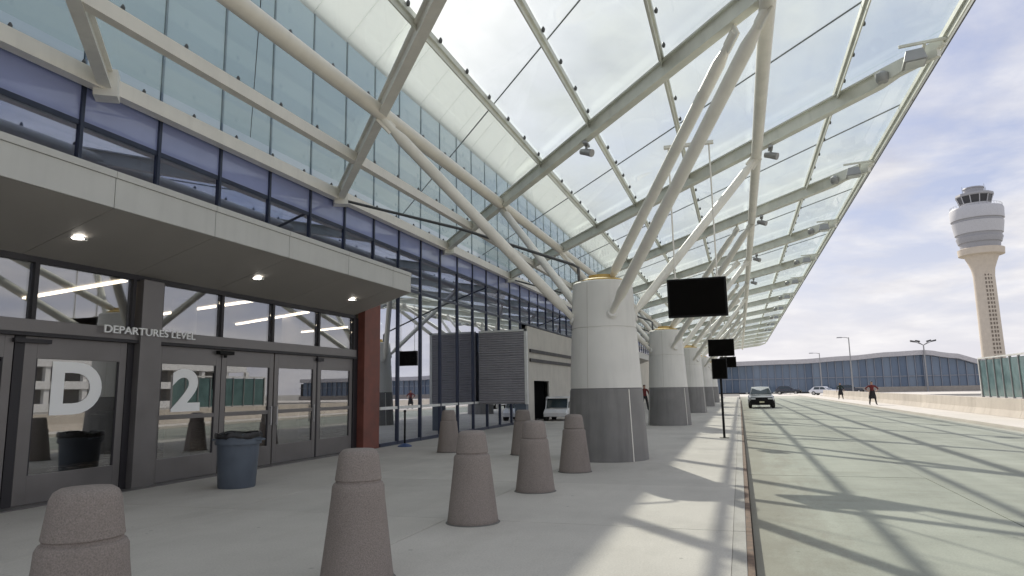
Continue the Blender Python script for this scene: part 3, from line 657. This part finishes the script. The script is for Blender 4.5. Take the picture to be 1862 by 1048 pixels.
# ------------------------------------------------------------------ hanging displays and post sign
DS = None
for yy, lab in ((15.5, 'large black display hanging from the canopy, the nearest'), (36.3, 'smaller black display hanging above the post sign'), (58.3, 'smallest and farthest black hanging display')):
    if DS is None:
        DS = thing('hanging_display', lab, 'display', (-.77, yy, 3.03), 0, 'black displays hung from the canopy')
        mb = MB(); mb.box(-.635, .635, -.07, .07, 0, .86); hb = mb.build('housing', M['black'], DS, bevel=.012)
        mb = MB(); mb.box(-.59, .59, -.082, -.0715, .04, .82); mb.build('screen', M['screen'], hb)
        for xx in (-.45, .45):
            mb = MB(); mb.tube((xx, 0, .86), (xx, 0, 3.95), .018, None, 8).box(xx-.06, xx+.06, -.05, .05, .861, .89); mb.build('rod', M['steel'], DS, 40)
        mb = MB(); mb.box(-.55, .55, -.05, .05, 3.92, 3.99); mb.build('hanger', M['steel'], DS)
    else: dup(DS, (-.77, yy, 3.03), None, lab)
PS = thing('post_sign', 'black box sign on a thin black post at the kerb', 'sign', (-.52, 21.5, 0))
mb = MB(); mb.lathe([(.14, 0), (.14, .015), (.035, .02), (.035, 1.74), (.03, 1.75)], 14); mb.build('post', M['black'], PS, 40)
mb = MB(); mb.box(-.24, .20, -.06, .06, 1.73, 2.34); sb = mb.build('sign_box', M['black'], PS, bevel=.01)
mb = MB(); mb.box(-.21, .17, -.068, -.0615, 1.76, 2.31); mb.build('sign_face', M['screen'], sb)

# ------------------------------------------------------------------ vehicles
def car(name, label, loc, rz, paint, group=None, kind='suv'):
    R_ = thing(name, label, 'car', loc, rz, group)           # front faces -Y, length along Y
    suv = kind == 'suv'; Hh = 1.02 if suv else .90; top = 1.58 if suv else 1.42; hw = .92
    st = [(-2.30, .52, .80, .70), (-2.18, .36, .92, .86), (-1.2, .30, .98, .92), (-.75, .30, 1.02, .92), (1.3, .30, 1.02, .92), (2.05, .34, 1.00, .90), (2.25, .50, .88, .82)]
    mb = MB(); rings = []
    for y_, zl, zh, ww in st:
        zh = zh*(Hh/1.02); b = len(mb.v)
        mb.v += [(-ww*.86, y_, zl), (-ww, y_, zl+.12), (-ww, y_, zh-.16), (-ww*.90, y_, zh-.02), (0, y_, zh+.03), (ww*.90, y_, zh-.02), (ww, y_, zh-.16), (ww, y_, zl+.12), (ww*.86, y_, zl)]; rings.append(b)
    for a, b in zip(rings[:-1], rings[1:]):
        for k in range(9): mb.face((a+k, a+(k+1) % 9, b+(k+1) % 9, b+k))
    mb.face([rings[0]+k for k in range(9)]); mb.face([rings[-1]+k for k in range(9)][::-1])
    body = mb.build('body', paint, R_, 40)
    mb = MB(); c0 = [(-.95, Hh-.02, .80), (-.25, top-.05, .64), (.4, top, .64), (1.45, top-.04, .62), (2.0, Hh, .74)]; rings = []
    for y_, z, ww in c0:
        b = len(mb.v); mb.v += [(-ww if z > Hh+.1 else -ww, y_, z), (0, y_, z+.03), (ww, y_, z), (.82, y_, Hh-.06), (-.82, y_, Hh-.06)]; rings.append(b)
    for a, b in zip(rings[:-1], rings[1:]):
        for k in range(5): mb.face((a+k, a+(k+1) % 5, b+(k+1) % 5, b+k))
    mb.face([rings[0]+k for k in range(5)]); mb.face([rings[-1]+k for k in range(5)][::-1])
    cab = mb.build('cabin', paint, R_, 40)
    mb = MB(); e = .012
    def ws(u, v): y_ = -.93+.66*v; z = Hh+.03+(top-Hh-.12)*v; return (u*(.76-.15*v), y_-e-.008, z+e)
    mb.hexa([ws(-1, .02), ws(1, .02), ws(1, .93), ws(-1, .93)]+[(p[0], p[1]+.03, p[2]-.03) for p in (ws(-1, .02), ws(1, .02), ws(1, .93), ws(-1, .93))]); mb.build('windscreen', M['carglass'], R_)
    for s in (-1, 1):
        for y0, y1 in ((-.55, .42), (.50, 1.45)):
            mb = MB(); za, zb = Hh+.03, top-.10
            def sw(y_, z): return (s*(.822-(z-Hh+.06)/(top-Hh+.06)*.175+.004), y_, z)
            p = [sw(y0, za), sw(y1, za), sw(y1-(.12 if y1 > 1 else 0), zb), sw(y0+(.42 if y0 < 0 else 0), zb)]
            mb.hexa(p+[(q[0]-s*.03, q[1], q[2]) for q in p]); mb.build('side_window', M['carglass'], R_)
        mb = MB(); mb.box(s*.60-.17, s*.60+.17, -2.36, -2.2, Hh-.36, Hh-.25); mb.build('headlight', M['headlight'], R_, bevel=.02)
        mb = MB(); mb.box(s*.98-.10, s*.98+.06, -.78, -.66, Hh+.02, Hh+.16); mb.build('wing_mirror', paint, R_, bevel=.03)
        for y_ in (-1.42, 1.42):
            mb = MB(); mb.tube((s*.70, y_, .33), (s*.93, y_, .33), .33, None, 20); wv = mb.build('wheel', M['tyre'], R_, 40)
            mb = MB(); mb.tube((s*.90, y_, .33), (s*.945, y_, .33), .20, None, 14); mb.build('rim', M['rim'], wv, 40)
    mb = MB(); mb.hexa([(-.80, -2.345, .50), (.80, -2.345, .50), (.84, -2.1, .50), (-.84, -2.1, .50), (-.74, -2.31, Hh-.20), (.74, -2.31, Hh-.20), (.80, -2.1, Hh-.20), (-.80, -2.1, Hh-.20)]); mb.build('grille', M['black'], R_, bevel=.02)
    mb = MB(); mb.hexa([(-.84, -2.36, .26), (.84, -2.36, .26), (.86, -2.10, .26), (-.86, -2.10, .26), (-.84, -2.38, .56), (.84, -2.38, .56), (.86, -2.10, .60), (-.86, -2.10, .60)]); mb.build('bumper', M['black'], R_, bevel=.03)
    mb = MB(); mb.box(-.17, .17, -2.40, -2.375, .42, .53); mb.build('number_plate', M['plate'], R_)
    return R_
car('silver_car', 'silver car with dark front driving towards camera along the kerb', (1.5, 57.0, -.15), 0, M['carpaint'])
car('white_car', 'low white car far off at the end of the road', (13.2, 124, -.15), math.radians(62), M['carwhite'], None, 'sedan')
dk = car('dark_car', 'dark parked car before the far glass building, left of the white car', (8.6, 140, -.14), math.radians(80), M['cardark'], 'dark cars parked before the far building')
dup(dk, (19.5, 143, -.14), math.radians(95), 'dark parked car before the far glass building, behind the lamp post')
# cart by the doorway
CT = thing('utility_cart', 'small white cart with dark windscreen beside the doorway left of the column', 'cart', (-8.55, 33.6, 0)); CT.scale = (1, 1, .72)
mb = MB(); mb.prism([(-1.15, .28), (-1.2, .55), (-.95, .78), (-.55, .86), (-.5, .45), (.3, .42), (.35, .75), (1.15, .75), (1.15, .28)], lambda u, v, d: (d, u, v), -.58, .58); mb.build('body', M['carwhite'], CT, bevel=.04)
mb = MB(); mb.prism([(-.72, 1.50), (-.4, 1.62), (.9, 1.60), (1.0, 1.52)], lambda u, v, d: (d, u, v), -.60, .60); mb.build('roof', M['carwhite'], CT, bevel=.02)
mb = MB(); mb.hexa([(-.52, -.80, .86), (.52, -.80, .86), (.52, -.77, .86), (-.52, -.77, .86), (-.50, -.60, 1.48), (.50, -.60, 1.48), (.50, -.57, 1.48), (-.50, -.57, 1.48)]); mb.build('windscreen', M['carglass'], CT)
for xx in (-.55, .55):
    mb = MB(); mb.tube((xx, -.82, .80), (xx, -.60, 1.53), .025, None, 8); mb.build('roof_post', M['carwhite'], CT, 40)
    mb = MB(); mb.tube((xx, .95, .7), (xx, .9, 1.56), .025, None, 8); mb.build('roof_post', M['carwhite'], CT, 40)
    for yy in (-.78, .75):
        mb = MB(); mb.tube((xx-.09, yy, .22), (xx+.09, yy, .22), .22, None, 16); mb.build('wheel', M['tyre'], CT, 40)
mb = MB(); mb.box(-.5, .5, .05, .45, .76, .88).box(-.5, .5, .40, .52, .88, 1.25); mb.build('seat', M['black'], CT, bevel=.04)

# ------------------------------------------------------------------ people
def person(label, loc, rz, top, legs, pose, coat=True):
    j = {'pel': (0, 0, .95), 'bel': (0, 0, 1.10), 'che': (0, .01, 1.32), 'nek': (0, .01, 1.48), 'hd0': (0, -.01, 1.57), 'hd1': (0, -.02, 1.66), 'hd2': (0, 0, 1.73)}
    r = {'pel': .15, 'bel': .135, 'che': .155, 'nek': .06, 'hd0': .08, 'hd1': .10, 'hd2': .07}
    E_ = [('pel', 'bel'), ('bel', 'che'), ('che', 'nek'), ('nek', 'hd0'), ('hd0', 'hd1'), ('hd1', 'hd2')]
    for s, n in ((-1, 'l'), (1, 'r')):
        sp = pose['spread']; el = pose['elbow']; ha = pose['hand']; sh = (s*.19, .01, 1.40)
        for nm, p, q in (('sh', sh, .07), ('el', (s*el[0], el[1], el[2]), .052), ('wr', (s*ha[0], ha[1], ha[2]), .036), ('pa', (s*ha[3], ha[4], ha[5]), .040),
                         ('hp', (s*.10, 0, .90), .115), ('kn', (s*(.10+sp*.5), -.03, .50), .072), ('an', (s*(.10+sp), .0, .09), .048), ('to', (s*(.11+sp), -.17, .045), .042)):
            j[nm+n] = p; r[nm+n] = q
        E_ += [('che', 'sh'+n), ('sh'+n, 'el'+n), ('el'+n, 'wr'+n), ('wr'+n, 'pa'+n), ('pel', 'hp'+n), ('hp'+n, 'kn'+n), ('kn'+n, 'an'+n), ('an'+n, 'to'+n)]
        pv = Vector(j['pa'+n]); wv = Vector(j['wr'+n]); d = (pv-wv).normalized(); side = Vector((0, 1, 0))
        for f in range(5):
            off = side*(f-1.5)*.022 if f < 4 else side*-.045; ln = (.075, .085, .08, .06, .05)[f]
            a = pv+off*.9+d*(.03 if f < 4 else -.01); b_ = a+d*ln*.55+off*.2; c_ = b_+d*ln*.4+Vector((-s*.015, 0, -.01))
            for q, (nm, p) in enumerate((('a', a), ('b', b_), ('c', c_))): j[f'f{f}{nm}{n}'] = tuple(p); r[f'f{f}{nm}{n}'] = .0105-.001*q
            E_ += [('pa'+n, f'f{f}a{n}'), (f'f{f}a{n}', f'f{f}b{n}'), (f'f{f}b{n}', f'f{f}c{n}')]
    ks = list(j); me = bpy.data.meshes.new('person'); me.from_pydata([j[k] for k in ks], [(ks.index(a), ks.index(b)) for a, b in E_], [])
    o = bpy.data.objects.new('person', me); COL.objects.link(o)
    o.modifiers.new('s', 'SKIN')
    sk = me.skin_vertices[0].data
    for i, k in enumerate(ks): sk[i].radius = (r[k]*1.0, r[k]*(.75 if k in ('pel', 'bel', 'che') else 1)); sk[i].use_root = (k == 'pel')
    o.modifiers.new('u', 'SUBSURF').levels = 2
    bpy.context.view_layer.update()
    nm = bpy.data.meshes.new_from_object(o.evaluated_get(bpy.context.evaluated_depsgraph_get()))
    o.modifiers.clear(); o.data = nm; nm.name = 'person'; bpy.data.meshes.remove(me)
    nm.materials.clear()
    for mt_ in (M['skin'], top, legs, M['black'], M['hair']): nm.materials.append(mt_)
    hz_ = j['wrr'][2]
    for p in nm.polygons:
        c = p.center; ax = abs(c.x)
        i = 2 if c.z < .98 else 1
        if c.z < .085: i = 3
        if c.z > 1.49: i = 0
        if c.z > 1.66 or (c.z > 1.56 and c.y > .03): i = 4
        if ax > .19 and .6 < c.z < 1.3:
            dw = (Vector((ax, c.y, c.z))-Vector(j['wrr'])).length; de = (Vector((ax, c.y, c.z))-Vector(j['elr'])).length; i = 0 if dw < .22 and dw < de else 1
        p.material_index = i
    nm.shade_smooth(); o.location = loc; o.rotation_euler.z = rz
    mb = MB(); 
    for q in range(1): mb.lathe([(.012, -.02), (.020, -.012), (.010, .03)], 8, (0, -.115, 1.63))
    mb.build('nose', M['skin'], o, 60)
    for s in (-1, 1):
        mb = MB(); mb.lathe([(.002, -.008), (.010, 0), (.002, .008)], 8, (s*.035, -.108, 1.655)); mb.build('eye', M['hair'], o, 60)
    if coat:
        mb = MB(); n = 20; rings = [(.155, .125, 1.05), (.185, .15, .95), (.215, .17, .78), (.25, .19, .58), (.265, .20, .46)]
        for a_, b_, z in rings: mb.v += [(a_*math.cos(2*math.pi*k/n)*(1+.05*math.sin(5*k)), b_*math.sin(2*math.pi*k/n)*(1+.05*math.sin(3*k)), z) for k in range(n)]
        for q in range(4):
            for k in range(n): mb.face((q*n+k, q*n+(k+1) % n, (q+1)*n+(k+1) % n, (q+1)*n+k))
        mb.build('skirt', legs, o, 60)
    return tag(o, label, 'person')
AK = {'spread': .13, 'elbow': (.44, .04, 1.20), 'hand': (.27, -.10, 1.02, .20, -.13, .98)}
DN = {'spread': .10, 'elbow': (.30, .03, 1.13), 'hand': (.33, -.04, .88, .335, -.06, .80)}
person('person in a dark red top and dark skirt, hands on hips across the road', (9.25, 56.7, -.02), .1, M['maroon'], M['darkcloth'], AK)
person('person in dark clothes far across the road beyond the red top', (10.0, 79.5, -.02), -.2, M['greencloth'], M['darkcloth'], DN)
person('person in black and red seen between the first two columns', (-6.12, 47.0, 0), .3, M['maroon'], M['darkcloth'], DN, False)

# ------------------------------------------------------------------ parapet and windscreen on the right
PW = thing('parapet_wall', 'low sunlit beige concrete parapet along the far side of the road', 'wall', (11.3, 30, -.02))
y = -8.0
pm_ = MB(); pm_.prism([(-.34, 0), (-.30, .10), (-.22, .30), (-.18, .80), (.14, .80), (.14, 0)], lambda u, v, d: (u, d, v), .006, 5.994); pm_ = pm_.mesh('parapet_segment', M['parapet'], None, .012)
while y < 106: put('parapet_segment', pm_, PW, (0, y-30, 0)); y += 6.0
GS = thing('wind_screen', 'green ribbed glass screen standing on the parapet at the right edge', 'screen', (11.3, 30, .78))
gp = MB(); gp.box(-.012, .012, .03, .97, .06, 1.78); gp = gp.mesh('screen_pane', M['greenglass'])
pp = MB(); pp.box(-.05, .05, -.025, .025, 0, 1.84); pp = pp.mesh('screen_post', M['pole'])
for i in range(8):
    yy = 39.3-1.0*(i+1)
    put('screen_pane', gp, GS, (0, yy-30, 0)); put('screen_post', pp, GS, (0, yy-30, 0))
put('screen_post', pp, GS, (0, 39.3-30, 0))
mb = MB(); mb.box(-.06, .06, 1.26, 9.36, 1.842, 1.91); mb.build('top_rail', M['pale'], GS); mb = MB(); mb.box(-.06, .06, 9.33, 9.42, 0, 1.84); mb.build('end_post', M['pale'], GS)

# ------------------------------------------------------------------ far building
FBY = 160.0
FB = thing('far_terminal', 'long blue glazed building with a wavy roof edge across the far end', 'building', (20, FBY, 0))
def prof(x):
    pts = [(-40, 6.7), (-8, 6.8), (12, 7.0), (22, 7.45), (30, 8.0), (36, 8.2), (41, 7.4), (46, 6.0), (60, 5.4), (130, 5.4)]
    for (a, b), (c, d) in zip(pts[:-1], pts[1:]):
        if x <= c:
            u = (x-a)/(c-a); u = u*u*(3-2*u); return b+(d-b)*u
    return 5.4
def fput(mb, name, mat, **k):
    mb.v = [(v[0]-20, v[1]-FBY, v[2]) for v in mb.v]; return mb.build(name, mat, FB, **k)
for i in range(-20, 62):
    x0 = i*1.5; x1 = x0+1.5; zb = .9 if x0 > 22 else .1
    za, zc = prof(x0)-.95, prof(x1)-.95
    mb = MB(); q = .035
    mb.hexa([(x0+q, FBY, zb), (x1-q, FBY, zb), (x1-q, FBY+.05, zb), (x0+q, FBY+.05, zb), (x0+q, FBY, za), (x1-q, FBY, zc), (x1-q, FBY+.05, zc), (x0+q, FBY+.05, za)]); fput(mb, 'pane', M['farglass'])
    mb = MB(); mb.box(x0-.06, x0+.06, FBY-.35, FBY+.02, zb, za); fput(mb, 'fin', M['farfin'])
mb = MB()
X_ = [-30+1.5*i for i in range(83)]
for a, b in zip(X_[:-1], X_[1:]):
    za, zb = prof(a), prof(b); mb.hexa([(a, FBY-1.6, za-.95), (b, FBY-1.6, zb-.95), (b, FBY+30, zb-.95), (a, FBY+30, za-.95), (a, FBY-1.6, za), (b, FBY-1.6, zb), (b, FBY+30, zb), (a, FBY+30, za)])
fput(mb, 'roof', M['farroof'])
mb = MB(); mb.box(22, 94, FBY-.5, FBY+.3, -.3, .9); fput(mb, 'base_wall', M['farbase'])
mb = MB(); mb.box(-30, 94, FBY+.3, FBY+28, -.3, 4.2); fput(mb, 'building_core', M['dark'])
mb = MB(); mb.box(-30, 94, FBY-.25, FBY-.10, 2.95, 3.1); fput(mb, 'transom', M['farfin'])

# ------------------------------------------------------------------ control tower
TW = thing('control_tower', 'tall cream air traffic control tower with banded grey head', 'tower', (115.2, 380, 0))
def tw(name, prof_, mat, n=40, sm=30, **k):
    mb = MB(); mb.lathe(prof_, n, **k); return mb.build(name, mat, TW, sm)
sh = tw('shaft', [(4.9, -1), (4.6, 30), (4.5, 52), (4.9, 55.5), (6.1, 59), (7.3, 62)], M['towcream'], 16)
for a in (-1.72, -1.45, -1.18):
    mb = MB()
    for i in range(26):
        z = 3+i*1.95; r_ = 4.88-.4*min(1, z/52)+.02; da = .075
        p = [(r_*math.cos(a+s*da), r_*math.sin(a+s*da), zz_) for zz_ in (z, z+1.15) for s in (-1, 1)]; c = [(q[0]*.95, q[1]*.95, q[2]) for q in p]
        mb.hexa([p[0], p[1], c[1], c[0], p[2], p[3], c[3], c[2]])
    o = mb.build('window_strip', M['towslot'], sh); o['kind'] = 'stuff'
tw('collar', [(8.6, 62), (9.5, 62.3), (9.7, 65.2), (8.8, 65.6)], M['towcream'])
tw('lower_recess', [(8.2, 65.6), (8.5, 68.2)], M['towgrey'])
tw('lower_band', [(9.0, 68.2), (9.7, 70.5), (9.7, 70.9), (9.4, 71)], M['towgrey'])
tw('middle_recess', [(9.3, 71), (9.5, 72.6)], M['towgrey'])
tw('middle_band', [(10.0, 72.6), (10.8, 78.2), (10.4, 78.4)], M['towlight'])
tw('upper_recess', [(10.5, 78.4), (10.5, 79.6)], M['towgrey'])
tw('upper_band', [(11.1, 79.6), (11.3, 84.6), (10.9, 85.4), (7, 85.8)], M['towlight'])
tw('cab_base', [(6.4, 85.7), (6.5, 87.6)], M['towlight'], 12, 20)
cg = tw('cab_glass', [(6.5, 87.6), (7.6, 91.2)], M['towdark'], 12, 20)
for k in range(12):
    a = 2*math.pi*k/12; mb = MB(); mb.bar((6.55*math.cos(a), 6.55*math.sin(a), 87.6), (7.65*math.cos(a), 7.65*math.sin(a), 91.2), .35, .35); mb.build('cab_mullion', M['towlight'], cg)
cr = tw('cab_roof', [(7.9, 91.2), (8.2, 91.6), (8.0, 92.6), (5.2, 93.2)], M['towgrey'], 12, 20)
tw('roof_equipment', [(4.2, 93.1), (4.2, 95.2), (4.6, 95.4), (4.4, 96.0), (2.0, 96.3)], M['towgrey'], 16)
for p in ((5.6, 1.5), (-5.4, -2), (3.0, -5.2), (-1, 3)):
    mb = MB(); mb.tube((p[0], p[1], 92.5), (p[0], p[1], 96.5), .16, .08, 6); mb.build('antenna', M['pole'], cr)
mb = MB()
for k in range(40):
    a = 2*math.pi*k/40; mb.tube((10.7*math.cos(a), 10.7*math.sin(a), 85.3), (10.7*math.cos(a), 10.7*math.sin(a), 86.6), .06, None, 5)
    b_ = 2*math.pi*(k+1)/40; mb.tube((10.7*math.cos(a), 10.7*math.sin(a), 86.6), (10.7*math.cos(b_), 10.7*math.sin(b_), 86.6), .06, None, 5)
mb.build('deck_railing', M['pole'], TW)

# ------------------------------------------------------------------ lamp posts
def street_lamp(label, loc, h, arm):
    S = thing('street_lamp', label, 'street lamp', loc, 0, 'street lamps before the far building')
    mb = MB(); mb.path([(0, 0, 0), (0, 0, .4), (0, 0, .41), (0, 0, h)], [.16, .16, .11, .075], 10); mb.build('pole', M['pole'], S, 40)
    mb = MB(); mb.path([(0, 0, h-.12), (-arm*.4, 0, h), (-arm, 0, h+.02)], [.06, .05, .045], 8); mb.build('arm', M['pole'], S, 40)
    mb = MB(); mb.hexa([(-arm-.75, -.2, h-.05), (-arm+.05, -.13, h-.05), (-arm+.05, .13, h-.05), (-arm-.75, .2, h-.05), (-arm-.7, -.12, h+.1), (-arm, -.08, h+.1), (-arm, .08, h+.1), (-arm-.7, .12, h+.1)]); mb.build('lamp_head', M['pole'], S)
street_lamp('tall street lamp with a short arm pointing left', (16.8, 119, -.14), 9.0, 1.0)
street_lamp('lower and farther street lamp left of the tall one', (15.6, 150, -.14), 8.0, 1.2)
FM = thing('floodlight_mast', 'mast with a fan of floodlights above the peak of the far roof', 'mast', (36.0, 158.2, -.14))
mb = MB(); mb.path([(0, 0, 0), (0, 0, 9.4)], [.2, .12], 10); mb.build('pole', M['pole'], FM, 40)
for s in (-1, 1):
    for q in (0, 1):
        mb = MB(); mb.bar((0, 0, 9.3), (s*(1.0+.8*q), 0, 10.0+.15*q), .1, .1, (0, 1, 0)); mb.hexa([(s*(.6+.9*q), -.3, 9.9), (s*(1.4+.9*q), -.3, 10.05), (s*(1.4+.9*q), .3, 10.05), (s*(.6+.9*q), .3, 9.9), (s*(.6+.9*q), -.25, 10.2), (s*(1.4+.9*q), -.25, 10.4), (s*(1.4+.9*q), .25, 10.4), (s*(.6+.9*q), .25, 10.2)])
        mb.build('lamp', M['clamp'], FM)

# ------------------------------------------------------------------ pale building off to the right, mirrored in the entrance glass
RB = thing('car_park_building', 'pale building off to the right, mirrored in the glass of the D door', 'building', (82, 88, -.4))
for z in (0, 3.2, 6.4, 9.6):
    mb = MB(); mb.box(-8, 14, -28, 26, z+.0, z+1.15); mb.build('floor_edge', M['pale'], RB)
for y_ in range(-28, 27, 6):
    for z in (1.15, 4.35, 7.55):
        mb = MB(); mb.box(-7.8, -7.2, y_+.1, y_+.9, z, z+2.05); mb.build('pier', M['pale'], RB)
mb = MB(); mb.box(-4, 13, -27.5, 25.5, .3, 9.6); mb.build('deck_interior', M['intwall'], RB)
